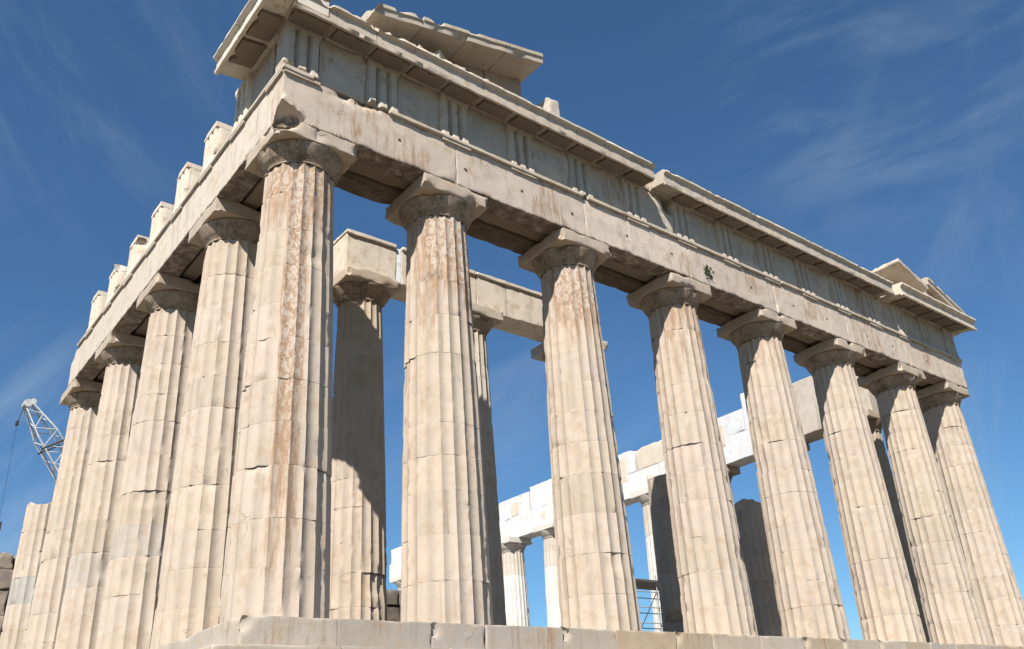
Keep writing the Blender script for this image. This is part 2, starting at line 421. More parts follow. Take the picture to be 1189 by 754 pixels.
    prf += [(rt+.004, ez-.03), (rt-.02, ez-.008), (rt-.1, ez-.003)]
    ms = 96 if fine else 32; T = np.arange(ms)/ms*2*math.pi
    lx, ly = lean
    V = np.array([(x+lx+rr*math.cos(a), y+ly+rr*math.sin(a), z) for rr, z in prf for a in T])
    nn = fbm(V, 3., seed+400, 3); dn = V-np.array([x+lx, y+ly, 0]); dn[:, 2] = 0; dn /= np.linalg.norm(dn, axis=1)[:, None]
    V = V-dn*((sm(.58, .85, nn)*.07*min(1.2, wearamt)+(fbm(V, 9., seed+5)-.5)*.006))[:, None]
    F = [[i*ms+j, i*ms+(j+1) % ms, (i+1)*ms+(j+1) % ms, (i+1)*ms+j] for i in range(len(prf)-1) for j in range(ms)]
    for cc, rad in abcuts: V = bite(V, cc, rad*.9, seed)
    for _ in range(2 if fine and not abcuts else 0):
        a_ = rg.uniform(R(150), R(330)); V = bite(V, (x+lx+(hw+.07)*math.cos(a_), y+ly+(hw+.07)*math.sin(a_), ez-.05), rg.uniform(.12, .22), seed+_, .3)
    cap = mesh('capital', V, F, capmat or mat, e, (x, y, z0), (basetint[0]*.78, basetint[1]*.73, basetint[2]*.66), {'crust_shade': np.full(len(V), .55 if mat is MARBLE else 0.)}, 40)  # brown patina tint; the dark mask also paints shade under the slab
    ab = block('abacus', x+lx-hw, x+lx+hw, y+ly-hw, y+ly+hw, ez, z0+H, cap, (x, y, z0), capmat or mat, (basetint[0]*.96, basetint[1]*.95, basetint[2]*.93), chip=.04*wearamt, rough=.012, res=.1 if fine else .4,
               bites=abbites+6 if fine else 0, bsize=.25, cuts=abcuts)
    return e

def upper_patina(az, amt=.9, z0=6.5, width=2.2):
    """flaking brown patina high on the shaft on the side turned to azimuth az"""
    def fn(A, Z, V):
        d = np.abs((A-az+np.pi) % (2*np.pi)-np.pi)
        return amt*sm(z0-1.5, z0+2.2, Z+1.6*(fbm(V*np.array([2, 2, .3]), 1., 3)-.5)*2)*sm(width, width*.3, d)
    return fn
def corner_patina(A, Z, V):
    d = ((A-R(248)+np.pi) % (2*np.pi)-np.pi)+.1*(fbm(V*np.array([0, 0, 1]), .8, 9)-.5)
    band = sm(.42, .22, np.abs(d))*(.5+.35*sm(2, 6, Z))*sm(-2., 2.5, Z)
    hi = .72*sm(6.8, 9.4, Z)*sm(1.8, .9, np.abs(d+.1))
    return np.maximum(band, hi)
GF_ = 'columns of the front row'
ordn = ['', 'second', 'third', 'fourth', 'fifth', 'sixth', 'seventh', 'eighth']
lab = ['fluted marble corner column with a long rust-brown streak, joining front and side rows',
       'front-row column immediately right of the rust-streaked corner column, its top flaking white',
       'third front-row column counted from the rust-streaked corner column, white flakes on its upper shaft',
       'fourth front-row column counted from the rust-streaked corner, under the weed on the beam',
       'fifth front-row column counted from the rust-streaked corner, directly left of the beam gap',
       'sixth front-row column, with broken jagged stone at the right of its top',
       'seventh front-row column, next to last before the far right corner',
       'far right corner column at the end of the front row']
lab[4] = 'fifth front-row column counted from the rust-streaked corner, pale and evenly fluted'
lab[5] = 'sixth front-row column counted from the rust-streaked corner, third from the far right corner'
for i, x in enumerate(XF):
    pat = corner_patina if i == 0 else upper_patina(R(262), [.0, .95, .95, .6, .45, .35, .3, .3][i], [0, 7.4, 7.0, 7.6, 8, 8, 8, 8][i])
    ab = ()
    if i == 0: ab = (((-1.02, -1.02, 10.52), .60), ((-1.2, -1.2, 10.1), .36), ((.1, -1.3, 10.25), .42))
    if i == 1: ab = (((4.75, -1.1, 10.2), .2),)
    if i == 5: ab = (((21.8, -1.1, 10.1), .3),)
    column('fluted_column', lab[i], 'column', GF_, x, 0, seed=11+i, r0=.965 if i in (0, 7) else .953, r1=.752 if i in (0, 7) else .742,
           lean=(.04 if i == 0 else (-.04 if i == 7 else 0), .06), pat=pat, wearamt=1.15 if i < 4 else 1., abcuts=ab, abbites=4,
           tints={rng.randrange(1, 8): (0.387, 0.325, 0.259)} if i in (2, 3, 6, 7) else None)
GS = 'columns of the side row'
lab = ['', 'first side-row column directly left of the rust-streaked corner column, the nearest of its row',
       'second side-row column left of the rust-streaked corner column, with a tan patch mid shaft',
       'third side-row column left of the rust-streaked corner column, with a dark crack near its top',
       'farthest side-row column still carrying the side beam, beside the crane boom']
for i in range(1, 5):
    column('fluted_column', lab[i], 'column', GS, 0, YF[i], seed=31+i, lean=(.06, 0), wearamt=1.,
           pat=upper_patina(R(225), .25, 8.3), abcuts=(((-1.1, YF[i]-1.1, 10.1), .22),), tints={4: (0.383, 0.318, 0.252), 3: (0.380, 0.336, 0.292)} if i in (2, 3) else {6: (0.387, 0.329, 0.266)})
column('broken_column', 'broken fluted column stub without capital at the left end of the side row', 'column', None, 0, YF[5], seed=47, top=7.3, wearamt=1.2,
       tints={4: (0.336, 0.321, 0.292), 1: (0.387, 0.329, 0.263)})
GP = 'columns of the inner porch'
column('fluted_column', 'half-shadowed inner porch column seen right beside the rust-streaked corner column', 'column', GP, 4.05, 4.6, .35, 10.0, .82, .63, seed=51, hw=.86, wearamt=1.3, cuts=(((4.9, 4.0, 6.3), .28),), lean=(0, .02), abbites=2)
column('fluted_column', 'inner porch column peeking out right of the second front column, under the inner beam', 'column', GP, 7.75, 4.6, .35, 10.0, .82, .63, seed=52, hw=.86, basetint=(0.438, 0.394, 0.336), lean=(0, .02), abbites=1)
column('fluted_column', 'inner porch column hidden behind the third front column with its slab corner showing', 'column', GP, 12.1, 4.6, .35, 10.0, .82, .63, seed=53, hw=.95, basetint=(0.482, 0.453, 0.409), abbites=0)
column('broken_column', 'tall shadowed inner column stub between the third and fourth front columns', 'column', None, 16.3, 4.6, .35, 10.0, .84, .66, seed=54, top=6.35, wearamt=2.6, mat=MARBLE, basetint=(.43, .365, .30), depth=.035,
       cuts=(((15.25, 4.4, 1.2), .5), ((15.3, 4.0, 5.2), .3)))
column('broken_column', 'shorter shadowed inner column stub between the fourth and fifth front columns', 'column', None, 20.35, 4.6, .35, 10.0, .82, .66, seed=55, top=5.75, wearamt=1.6, mat=MARBLE, basetint=(.43, .365, .30), depth=.035)
# far row: three built, the rest copied
GN = 'restored columns of the far row'
nlab = {1: 'shadowed far-row column in the dark slit between the sixth and seventh front columns',
        2: 'far-row column behind the fifth front column, its capital just showing at right',
        3: 'far-row column behind the fourth front column, its capital just showing at right',
        4: 'far-row column showing as a pale sliver left of the tall shadowed stub',
        5: 'far-row column hidden behind the third front column',
        6: 'pale far-row column showing just left of the third front column',
        7: 'white restored far-row column standing free between the second and third front columns',
        8: 'far-row column hidden behind the second front column, nearest to its right edge',
        9: 'far-row column hidden behind the middle of the second front column',
        10: 'far-row column under the white beam end left of the second front column'}
for k in (1, 2, 3, 4, 6, 7, 10):
    white = k >= 4
    column('fluted_column', nlab[k], 'column', GN, 28.84, YF[k], seed=60+k, fine=k in (1, 7), lean=(-.06, 0), mat=NEWM if white else MARBLE,
           basetint=(0.526, 0.511, 0.482) if white else (0.394, 0.336, 0.270), wearamt=.8, tints={10: (0.423, 0.372, 0.314), 9: (0.453, 0.409, 0.350)} if white else None, abbites=2)

# ------------------------------------------------------------------ front entablature
A = .885
ent = thing('entablature', 'long broken entablature with triglyph frieze lying across the eight front columns', 'entablature', (0, -A, 10.43))
EB = base_of(ent)
def soffit_crust_shade(z0):  # black crust with painted shade, strongest along the underside
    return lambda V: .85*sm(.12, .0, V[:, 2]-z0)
ZA, ZT, ZFR = 10.43, 11.78, 13.13
edges = [-A]+XF[1:-1]+[28.84+A]
for i in range(7):
    a, b_ = edges[i]+.004, edges[i+1]-.004
    cuts = []
    if i == 0: cuts = [((-.93, -.95, 10.40), .52), ((-.55, -1.02, 10.38), .36), ((.55, -1.2, 11.75), .46), ((1.15, -1.16, 11.82), .40)]
    if i == 6: cuts = [((29.85, -1.0, 10.5), .22)]
    block('architrave_block', a, b_, -A, -A+.56, ZA, ZT-.10, ent, EB, MARBLE, tint(.07, (.50, .425, .355)), chip=.05, rough=.009, res=.085, bites=5, bsize=.13, cuts=cuts, crust_shade=soffit_crust_shade(ZA), patina=(lambda V, s=i: .42*sm(.5, .75, fbm(V, .9, 40+s, 2))))
    if i == 0: a += .6
    block('architrave_block', a+.01, b_-.01, -A+.68, -A+1.1, ZA+.12, ZT-.1, ent, EB, SHADED_CRUST, tint(.12, (0.241, 0.193, 0.142)), chip=.06, rough=.02, res=.2, bites=3, bsize=.2, crust_shade=soffit_crust_shade(ZA+.05))  # inner beams: crusted stone with underside shade in the tint
    block('architrave_block', a+.01, b_-.01, -A+1.24, A, ZA+.01, ZT-.1, ent, EB, SHADED_CRUST, tint(.12, (0.219, 0.175, 0.128)), chip=.06, rough=.02, res=.2, bites=2, bsize=.2, crust_shade=soffit_crust_shade(ZA))
# triglyph positions
TX = [-A+.4225]; 
xs = [TX[0]]+XF[1:-1]+[28.84+A-.4225]
TX = []
for i in range(7): TX += [xs[i], (xs[i]+xs[i+1])/2]
TX.append(xs[-1])
TW = .845
# taenia, in lengths with the broken stretch left out
tcuts = [(-.93, -.2), (1.75, 7.95), (8.12, 17.0), (17.05, 29.77)]
for a, b_ in tcuts:
    block('taenia', a, b_, -A-.085, -A+.5, ZT-.098, ZT, ent, EB, MARBLE, (0.466, 0.401, 0.327), chip=.022, rough=.006, res=.12, e=.02, bites=int((b_-a)*.8), bsize=.07)
for i, x in enumerate(TX):
    if i == 1 or i == 4: continue
    # regula and its pegs
    P = [sbox(x-TW/2, x+TW/2, -A-.06, -A+.01, ZT-.175, ZT-.1)]
    V, F = join(*P); V = V+(np.stack([fbm(V, 5, 8+j)-.5 for j in range(3)], 1))*.01
    mesh('regula', V, F, MARBLE, ent, EB, (0.441, 0.376, 0.302))
def triglyph_plan(front, back):
    w = TW; g = .125; h = w/2
    c = [(-h, back), (-h, front+g*.8), (-h+.055, front)]
    for s in (-.5, .5):
        cx = s*w/3*1.06
        c += [(cx-.075, front), (cx-.012, front+g), (cx+.012, front+g), (cx+.075, front)]
    c += [(h-.055, front), (h, front+g*.8), (h, back)]
    return c
def triglyph(put2, parent, base, z0, z1, tn, cuts=(), front=0., back=.5, mat=None):
    """put2(p, q, z): p along the wall, q into the wall"""
    pl = triglyph_plan(front, back)
    a = prism(pl, z0, z1-.15, lambda p, q, s: put2(p, q, s), .1, .006, pres=.09)
    b_ = prism([(-TW/2-.004, back), (-TW/2-.004, front-.014), (TW/2+.004, front-.014), (TW/2+.004, back)], z1-.15, z1, lambda p, q, s: put2(p, q, s), .075, .008, pres=.09)
    V, F = join(a, b_)
    fl_ = sm(z0+.22, z0+.02, V[:, 2])*.05  # foot flares outward, shaped to catch sun below the cornice
    ctr = np.array([put2(0, front-1, z0)[i]-put2(0, front, z0)[i] for i in range(2)]); V[:, 0] += fl_*ctr[0]; V[:, 1] += fl_*ctr[1]
    SEED[0] += 3
    for c, rad in cuts: V = bite(V, c, rad, SEED[0])
    return mesh('triglyph', V, F, mat or MARBLE, parent, base, tn, None, 30)
for i, x in enumerate(TX):
    cu = []
    if i == 0: cu = [((-A-.05, -A-.1, 11.75), .30), ((-.5, -A-.2, 11.7), .30)]
    if i == 1: cu = [((x-.2, -A-.12, 11.72), .2)]
    for _ in range(3): cu.append(((x+rng.uniform(-.45, .45), -A-.07, rng.uniform(ZT+.1, ZFR-.1)), rng.uniform(.08, .15)))
    triglyph(lambda p, q, s, x=x: (x+p, -A-.012+q, s), ent, EB, ZT+.003, ZFR, tint(.05, (0.426, 0.376, 0.315)), cu)
for i in range(14):
    a, b_ = TX[i]+TW/2+.012, TX[i+1]-TW/2-.012
    cu = [((b_+.05, -.85, 13.1), .55)] if i == 5 else []
    SEED[0] += 1; s0 = SEED[0]
    def relief(V, V0, s0=s0):
        k = sm(.05, .0, V0[:, 1]+A-.075)
        V[:, 1] -= k*(.085*sm(.5, .8, fbm(V0, 2.1, s0, 3)))
        return V
    block('metope', a, b_, -A+.085, -A+.4, ZT+.003, ZFR-.003, ent, EB, MARBLE, tint(.05, (0.409, 0.368, 0.315)), chip=.02, rough=.008, res=.09, cuts=cu, deform=relief, bites=3, bsize=.12, patina=lambda V, s0=s0: .4*sm(.5, .75, fbm(V, 1.2, s0, 2)))
for a, b_, zt in ((-A+.5, 10.4, 13.55), (10.45, 11.0, 12.95), (11.05, 28.84+A-.5, 13.55)):
    block('frieze_backing', a, b_, -A+.63, A, ZT+.003, zt, ent, EB, SHADED_CRUST, (0.336, 0.285, 0.226), chip=.06, rough=.02, res=.35)

# cornice: sweeps with sloping soffit
PR = .60
def geison_profile(j=0.):
    """outline in (out, z): out is measured outward from the frieze face"""
    return [(-.6, 13.14), (.02, 13.14), (.02, 13.18), (PR-.07, 13.10), (PR-.07, 13.02), (PR, 13.02), (PR+.002, 13.11), (PR-.035, 13.12), (PR-.03, 13.40), (PR+.0, 13.41), (PR+.06, 13.47), (PR+.05, 13.545), (PR-.02, 13.60+j), (-.6, 13.60+j)]
def geison(parent, base, a0, a1, put, tn, nb=3, bs=.16, cuts=(), j=0., mut=(), name='cornice_block', prof=None):
    V, F = prism(prof or geison_profile(j), a0, a1, put, .11, .012, pres=.1)
    SEED[0] += 5; rg = random.Random(SEED[0])
    for k in range(nb):
        s = rg.uniform(a0, a1); o, z = rg.choice([(PR+.05, 13.55), (PR+.06, 13.03), (PR+.08, 13.06), (PR+.06, 13.6)])
        b_ = bs*rg.uniform(.6, 1.4)
        V = bite(V, put(o+b_*.45, z+(b_*.35 if z > 13.3 else -b_*.35), s), b_, SEED[0]+k, .5)
    for c, rad in cuts: V = bite(V, c, rad, SEED[0], .5)
    g_ = mesh(name, V, F, MARBLE, parent, base, tn, None, 32)
    for m_ in mut:
        # a thin slab hung under the sloping soffit
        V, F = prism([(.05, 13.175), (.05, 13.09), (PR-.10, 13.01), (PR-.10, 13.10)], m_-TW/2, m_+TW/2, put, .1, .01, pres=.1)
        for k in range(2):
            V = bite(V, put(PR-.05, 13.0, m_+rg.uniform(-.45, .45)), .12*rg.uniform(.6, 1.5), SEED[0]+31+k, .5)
        mesh('mutule', V, F, SHADED_CRUST, g_, base, (0.197, 0.164, 0.124), {'crust_shade': np.full(len(V), .3)}, 32)  # dirt tone deepened with painted shade below the cornice
    return g_
putF = lambda o, z, s: (s, -A-o, z)
MUT = sorted(TX+[(TX[i]+TX[i+1])/2 for i in range(14)])
MB_ = [(MUT[i]+MUT[i+1])/2 for i in range(len(MUT)-1)]
lft = [-A-.1]+[b_ for b_ in MB_ if b_ < 9.9]+[10.52]; rgt = [10.95]+[b_ for b_ in MB_ if 11.5 < b_ < 23.4]+[24.0]
segs = [(q[k]+.008, q[k+1]-.008) for q in (lft, rgt) for k in range(len(q)-1)]
nl = len(lft)-1
for i, (a, b_) in enumerate(segs):
    cu = []
    if i == nl-1: cu = [(putF(PR, 13.65, 10.55), .22), (putF(.2, 12.95, 10.6), .2)]
    if i == 1: cu = [(putF(PR+.1, 13.0, 1.5), .25)]
    if i == nl: cu = [(putF(PR+.1, 13.62, 10.9), .14)]
    geison(ent, EB, a, b_, putF, tint(.05, (0.449, 0.391, 0.320)), nb=5 if i < 4 else 4, bs=.2 if i in (0, 1, 2, 3) else .13, cuts=cu, j=rng.uniform(-.02, .03),
           mut=[m_ for m_ in MUT if a+.3 < m_ < b_-.3])
# far right corner: piece of cornice standing further out
putN = lambda o, z, s: (s, -A-o*1.35, z-.02)
geison(ent, EB, 24.25, 26.7, putN, (.57, .49, .40), nb=3, bs=.12, mut=[m_ for m_ in MUT if 24.6 < m_ < 26.5], cuts=[(putF(PR+.1, 13.7, 24.2), .2)])
geison(ent, EB, 26.72, 28.84+A+PR, putN, (.55, .48, .40), nb=2, bs=.12, mut=[m_ for m_ in MUT if 26.8 < m_ < 29.6])
# rough stones where the cornice is missing
block('frieze_backing', 10.3, 11.2, -A+.02, -A+.9, 13.14, 13.42, ent, EB, MARBLE, (0.394, 0.336, 0.270), chip=.12, rough=.05, res=.09, bites=4, bsize=.22)
# peg holes along the beam, dark plugs painted for the shade inside
for x, z in ((2.05, 11.05), (3.95, 10.98), (5.75, 11.05), (7.5, 11.0), (9.6, 11.02), (11.5, 11.05), (13.4, 11.0), (15.3, 11.02), (17.6, 11.0), (19.6, 11.03), (22.2, 11.0), (24., 11.02), (26.6, 11.0)):
    P = [tube((x, -A-.0035, z), (x, -A+.02, z), .05, 9)]
    V, F = join(*P); V[:, 0] += (fbm(V, 12, 3)-.5)*.04; V[:, 2] += (fbm(V, 12, 9)-.5)*.05
    mesh('peg_hole_shade_plug', V, F, HOLE_SHADE, ent, EB)

# ------------------------------------------------------------------ pediment remains
ped = thing('pediment_corner', 'broken sloping pediment corner standing on the cornice above the second front column', 'pediment', (2.5, -A, 13.6))
PB = base_of(ped)
SL = math.tan(R(13.5))
def rake_put(o, z, s): return (s, -A-o, z+SL*(s+1.5))
def rake_profile(t=.42): return [(-.35, 13.36), (.1, 13.36), (PR-.02, 13.36), (PR-.02, 13.34), (PR+.04, 13.34), (PR+.04, 13.34+t*.62), (PR+.075, 13.34+t*.7), (PR+.07, 13.36+t), (-.35, 13.36+t+.02)]
for i, (a, b_) in enumerate(((-1.5, -.1), (.95, 2.35), (2.37, 3.7), (3.72, 5.0), (5.02, 6.3))):
    V, F = prism(rake_profile(.30), a, b_, rake_put, .12, .014, pres=.11)
    rg = random.Random(i+70)
    for k in range(4 if i < 3 else 1):
        V = bite(V, rake_put(PR+.16, rg.choice((13.28, 13.74)), rg.uniform(a, b_)), rg.uniform(.12, .26), i*9+k, .5)
    if i == 1: V = bite(V, rake_put(PR, 13.75, .9), .3, 5, .5)
    if i == 0: V = bite(V, rake_put(PR, 13.7, 0), .35, 5, .5)
    mesh('raking_cornice', V, F, MARBLE, ped, PB, tint(.05, (0.402, 0.350, 0.285)), None, 32)
# tympanum slabs behind, tops following the rake
for a, b_ in ((2.2, 3.5), (3.52, 4.9), (4.92, 6.2)):
    def topcut(V, V0):
        k = (V0[:, 2]-13.6)/(15.2-13.6); V[:, 2] = 13.6+np.clip(k, 0, 1)*(13.345+SL*(V0[:, 0]+1.5)-13.6)+ (V[:, 2]-V0[:, 2]); return V
    block('tympanum_slab', a, b_, -A+.25, -A+.6, 13.6, 15.2, ped, PB, MARBLE, tint(.05, (0.336, 0.277, 0.219)), chip=.03, rough=.01, res=.13, deform=topcut)
def lump(name, c, s, seed, parent, base, mat=None, tn=None, n=26, amp=.5):
    V = []; F = []
    for j in range(n//2+1):
        ph = math.pi*j/(n//2)
        for i in range(n):
            a = 2*math.pi*i/n; V.append((math.sin(ph)*math.cos(a), math.sin(ph)*math.sin(a), math.cos(ph)))
    V = np.array(V)
    q = np.abs(V)**4; V = V/(q.sum(1)**.25)[:, None]
    k = 1+amp*(fbm(V+seed*3.1, 1.3, seed, 3)-.5)*2
    V = V*k[:, None]*np.array(s)+np.array(c)
    for j in range(n//2):
        for i in range(n): F.append([j*n+i, (j+1)*n+i, (j+1)*n+(i+1) % n, j*n+(i+1) % n])
    return mesh(name, V, F, mat or MARBLE, parent, base, tn or tint(.05, (0.409, 0.350, 0.292)), None, 50)
# broken carving left in the pediment angle
sc = thing('carved_fragment', 'broken pale carving fragments lying inside the pediment corner', 'sculpture', (3.0, -1.2, 13.6))
SB = base_of(sc)
for k, (c, h, rx, rz) in enumerate((((3.0, -1.16, 13.78), (.17, .13, .24), 12, 25), ((3.5, -1.18, 13.72), (.30, .14, .10), -14, 8), ((4.3, -1.2, 13.70), (.22, .13, .09), 10, -20), ((2.5, -1.18, 13.70), (.22, .15, .10), 0, 15), ((4.75, -1.15, 13.74), (.10, .10, .17), 25, 40))):
    mtx = Matrix.Translation(c) @ Matrix.Rotation(R(rz), 4, 'Z') @ Matrix.Rotation(R(rx), 4, 'Y')
    block('carved_lump', -h[0], h[0], -h[1], h[1], -h[2], h[2], sc, SB, MARBLE, tint(.05), chip=.09, rough=.03, res=.05, bites=3, bsize=.14, mtx=mtx)
block('loose_stone', 6.62, 7.06, -A-.35, -A+.1, 13.62, 14.42, None, (0, 0, 0), MARBLE, (0.438, 0.387, 0.329), chip=.1, rough=.03, res=.08)
tag(bpy.data.objects['loose_stone'], 'small upright pale stone standing alone just right of the pediment corner', 'stone')

pn = thing('pediment_corner', 'far right pediment remnant of stacked sloping cornice slabs above the last columns', 'pediment', (27.5, -A, 13.6))
QB = base_of(pn)
def rake_putN(o, z, s): return (s, -A-o, z+.36*(28.84+A+PR-s))
for i, (a, b_) in enumerate(((27.3, 28.8), (28.82, 28.84+A+PR))):
    V, F = prism([(-.4, 13.42), (PR-.05, 13.42), (PR-.05, 13.38), (PR+.02, 13.38), (PR+.02, 13.55), (PR+.07, 13.6), (PR+.06, 13.74), (-.4, 13.76)], a, b_, rake_putN, .12, .012, pres=.1)
    V = bite(V, rake_putN(PR+.1, 13.8, 27.25), .16, 4)
    for k in range(4): V = bite(V, rake_putN(PR+.14, rng.choice((13.32, 13.82)), rng.uniform(a, b_)), rng.uniform(.12, .22), 60+k, .5)
    mesh('raking_cornice', V, F, MARBLE, pn, QB, tint(.04, (0.402, 0.350, 0.292)), None, 32)
def wedge(V, V0):
    k = np.clip((V0[:, 2]-13.6)/.75, 0, 1); V[:, 2] = 13.6+k*np.clip((13.38+.36*(28.84+A+PR-V0[:, 0])-13.6), .05, 9)+(V[:, 2]-V0[:, 2])*.6; return V
block('tympanum_slab', 26.3, 29.6, -A-.35, -A+.3, 13.6, 14.35, pn, QB, MARBLE, (0.380, 0.329, 0.270), chip=.05, rough=.015, res=.13, deform=wedge, bites=3, bsize=.2)
# tilted slab
mt = Matrix.Translation((24.75, -1.62, 14.70)) @ Matrix.Rotation(R(19), 4, 'Y') @ Matrix.Rotation(R(-1), 4, 'X')
o = block('tilted_slab', 0, 2.2, 0, 1.6, 0, .22, None, (24.7, -1, 13.6), MARBLE, (0.423, 0.365, 0.299), chip=.07, rough=.015, res=.1, mtx=mt, bites=6, bsize=.22)
tag(o, 'thin tilted slab with pale underside propped on the far right cornice', 'slab')
block('prop_stone', 25.2, 27.0, -A+.1, -A+.6, 13.61, 14.25, pn, QB, SHADED_CRUST, (0.321, 0.270, 0.219), chip=.08, rough=.03, res=.12)

# ------------------------------------------------------------------ side entablature
sd_ = thing('entablature', 'side entablature with standing triglyph blocks receding left along the side row', 'entablature', (-A, 8, 10.43))
DB = base_of(sd_)
ye = [-A+.566]+YF[1:5]; ye[-1] = YF[4]+.05
for i in range(4):
    a, b_ = ye[i]+.004, ye[i+1]-.004
    cu = [((-A-.1, b_+.1, 11.75), .5)] if i == 3 else []
    block('architrave_block', -A, -A+.56, a, b_, ZA, ZT-.1, sd_, DB, MARBLE, (.505, .445, .372), chip=.025, rough=.005, res=.11, bites=1, bsize=.1, cuts=cu, crust_shade=soffit_crust_shade(ZA))
    if i == 0: a = A+.01
    block('architrave_block', -A+.68, -A+1.1, a+.01, b_-.01, ZA+.12, ZT-.1, sd_, DB, SHADED_CRUST, tint(.12, (0.241, 0.197, 0.146)), chip=.06, rough=.02, res=.25, bites=2, crust_shade=soffit_crust_shade(ZA))  # side inner beams carry the same crust and painted underside shade
    block('architrave_block', -A+1.2, A, a+.01, b_-.01, ZA+.01, ZT-.1, sd_, DB, SHADED_CRUST, tint(.12, (0.241, 0.197, 0.146)), chip=.06, rough=.02, res=.25, bites=2, crust_shade=soffit_crust_shade(ZA))
block('taenia', -A-.065, -A+.5, -.88, YF[4]-.7, ZT-.098, ZT, sd_, DB, MARBLE, (0.438, 0.394, 0.332), chip=.02, rough=.005, res=.14, e=.02, bites=6, bsize=.07)
TY = [xs[0]]; ys = [TX[0]]+YF[1:5]
TYs = []
for i in range(4): TYs += [ys[i], (ys[i]+ys[i+1])/2]
for i, y in enumerate(TYs):
    P = [sbox(-A-.06, -A+.01, y-TW/2, y+TW/2, ZT-.175, ZT-.1)]
    V, F = join(*P); mesh('regula', V, F, MARBLE, sd_, DB, (0.409, 0.358, 0.299))
    if i == 0: continue
    cu = [((-A-.05, y+TW/2+.02, ZFR+.06), .2)]+[((-A-.06+rng.uniform(0, .8), y+rng.choice((-1, 1))*(TW/2+.05), rng.uniform(ZT+.3, ZFR+.05)), rng.uniform(.1, .24)) for _ in range(4)] if i > 1 else []
    triglyph(lambda p, q, s, y=y: (-A-.012+q, y-p, s), sd_, DB, ZT+.003, ZFR-rng.uniform(0, .16), (.60, .52, .43), cu, 0., .80)
# the one slab left between the corner triglyph and its neighbour, under the cornice
block('metope', -A+.085, -A+.4, TYs[0]+TW/2+.01, TYs[1]-TW/2-.01, ZT+.003, ZFR-.003, sd_, DB, MARBLE, (0.380, 0.336, 0.285), chip=.02, rough=.01, res=.12)
block('frieze_backing', -A+.95, A, .95, 14.7, ZT-.095, ZFR-.06, sd_, DB, MARBLE, (0.380, 0.329, 0.270), chip=.08, rough=.03, res=.3)
block('frieze_backing', -A+.45, -A+1.3, -.3, 1.95, ZT+.2, ZFR-.01, sd_, DB, SHADED_CRUST, (0.336, 0.292, 0.241), chip=.03, rough=.02, res=.3)
putS = lambda o, z, s: (-A-o*1.2, -s, z)
MS = [TYs[0], (TYs[0]+TYs[1])/2, TYs[1]]
for a, b_ in ((-1.6, -.2), (-.18, A+PR)):
    mu = [-m_ for m_ in MS if a+.1 < -m_ < b_-.1]
    geison(sd_, DB, a, b_, putS, (.60, .54, .46), nb=1, bs=.08, mut=mu)

# ------------------------------------------------------------------ inner porch beam
pb = thing('porch_beam', 'pale stone beam resting on the inner porch columns behind the second front column', 'beam', (8, 4.3, 10.35))
BB = base_of(pb)
for a, b_, tn in ((3.25, 4.85, (.60, .53, .44)), (5.05, 7.75, (.58, .50, .41)), (7.77, 12.0, (.58, .51, .43))):
    block('architrave_block', a, b_, 3.98, 4.9, 10.355, 11.5, pb, BB, MARBLE, tn, chip=.02, rough=.006, res=.12, bites=1, bsize=.1)
    block('taenia', a-.03 if a < 4 else a, b_, 3.92, 4.92, 11.502, 11.62, pb, BB, MARBLE, tn, chip=.05, rough=.015, res=.12, e=.02, bites=3, bsize=.13)
block('new_marble_fill', 4.86, 5.04, 4.0, 4.85, 10.36, 11.55, pb, BB, NEWM, (.72, .76, .8), chip=.01, rough=.004, res=.15)

# ------------------------------------------------------------------ far row beam, pieced together from new and old marble
nb_ = thing('entablature', 'white restored beam of new and old marble blocks along the far row', 'entablature', (29, 20, 10.43))
NB = base_of(nb_)
old = (0.423, 0.380, 0.329); new = (.53, .54, .56)
yb = [YF[1]-.9, YF[1], YF[2], YF[3], YF[4], YF[5], YF[6], YF[7], YF[8], YF[9], YF[10]+2.4]
for i in range(10):
    a, b_ = yb[i], yb[i+1]; o_ = i < 2
    block('architrave_block', 28.35 if o_ else 28.6, 29.72, a+.005, b_-.005, 10.435, 11.78, nb_, NB, MARBLE if o_ else NEWM, old if o_ else new, chip=.03 if o_ else .012, rough=.006, res=.3, bites=2 if o_ else 1, bsize=.25)
def up(y0, y1, z1, tn, x0=28.62, chip=.04, mat=None, b=1):
    block('frieze_block', x0, 29.6, y0, y1, 11.785, z1, nb_, NB, mat or NEWM, tn, chip=chip, rough=.01, res=.2, bites=b, bsize=.25)
old2 = (.50, .44, .36)
up(27.2, 30.4, 13.15, new); up(30.5, 33.5, 13.08, new); up(23.6, 27.1, 13.38, new); up(19.95, 23.5, 13.2, new); up(17.6, 19.9, 13.15, new, chip=.22); up(13.6, 17.5, 13.05, old2, chip=.1, b=4)
up(9.78, 13.5, 12.97, new, chip=.03, b=2); up(9.45, 9.75, 13.75, new); up(8.2, 9.4, 13.0, old, 28.5, .05, MARBLE, 2); up(4.4, 8.1, 13.12, old, 28.4, .05, MARBLE, 2); up(2.9, 4.3, 12.9, old, 28.4, .1, MARBLE, 3); up(33.6, 44.5, 12.9, new)
# patches of old marble let into the new beam
for y0, y1, z0, z1 in ((11.1, 12.5, 11.3, 12.6), (28.3, 29.1, 11.9, 12.8), (18.3, 19.6, 11.4, 12.9), (25.6, 26.2, 10.9, 11.5)):
    block('old_marble_patch', 28.595, 28.75, y0, y1, z0, z1, nb_, NB, NEWM, old2, chip=.12, rough=.012, res=.12, bites=4, bsize=.3)

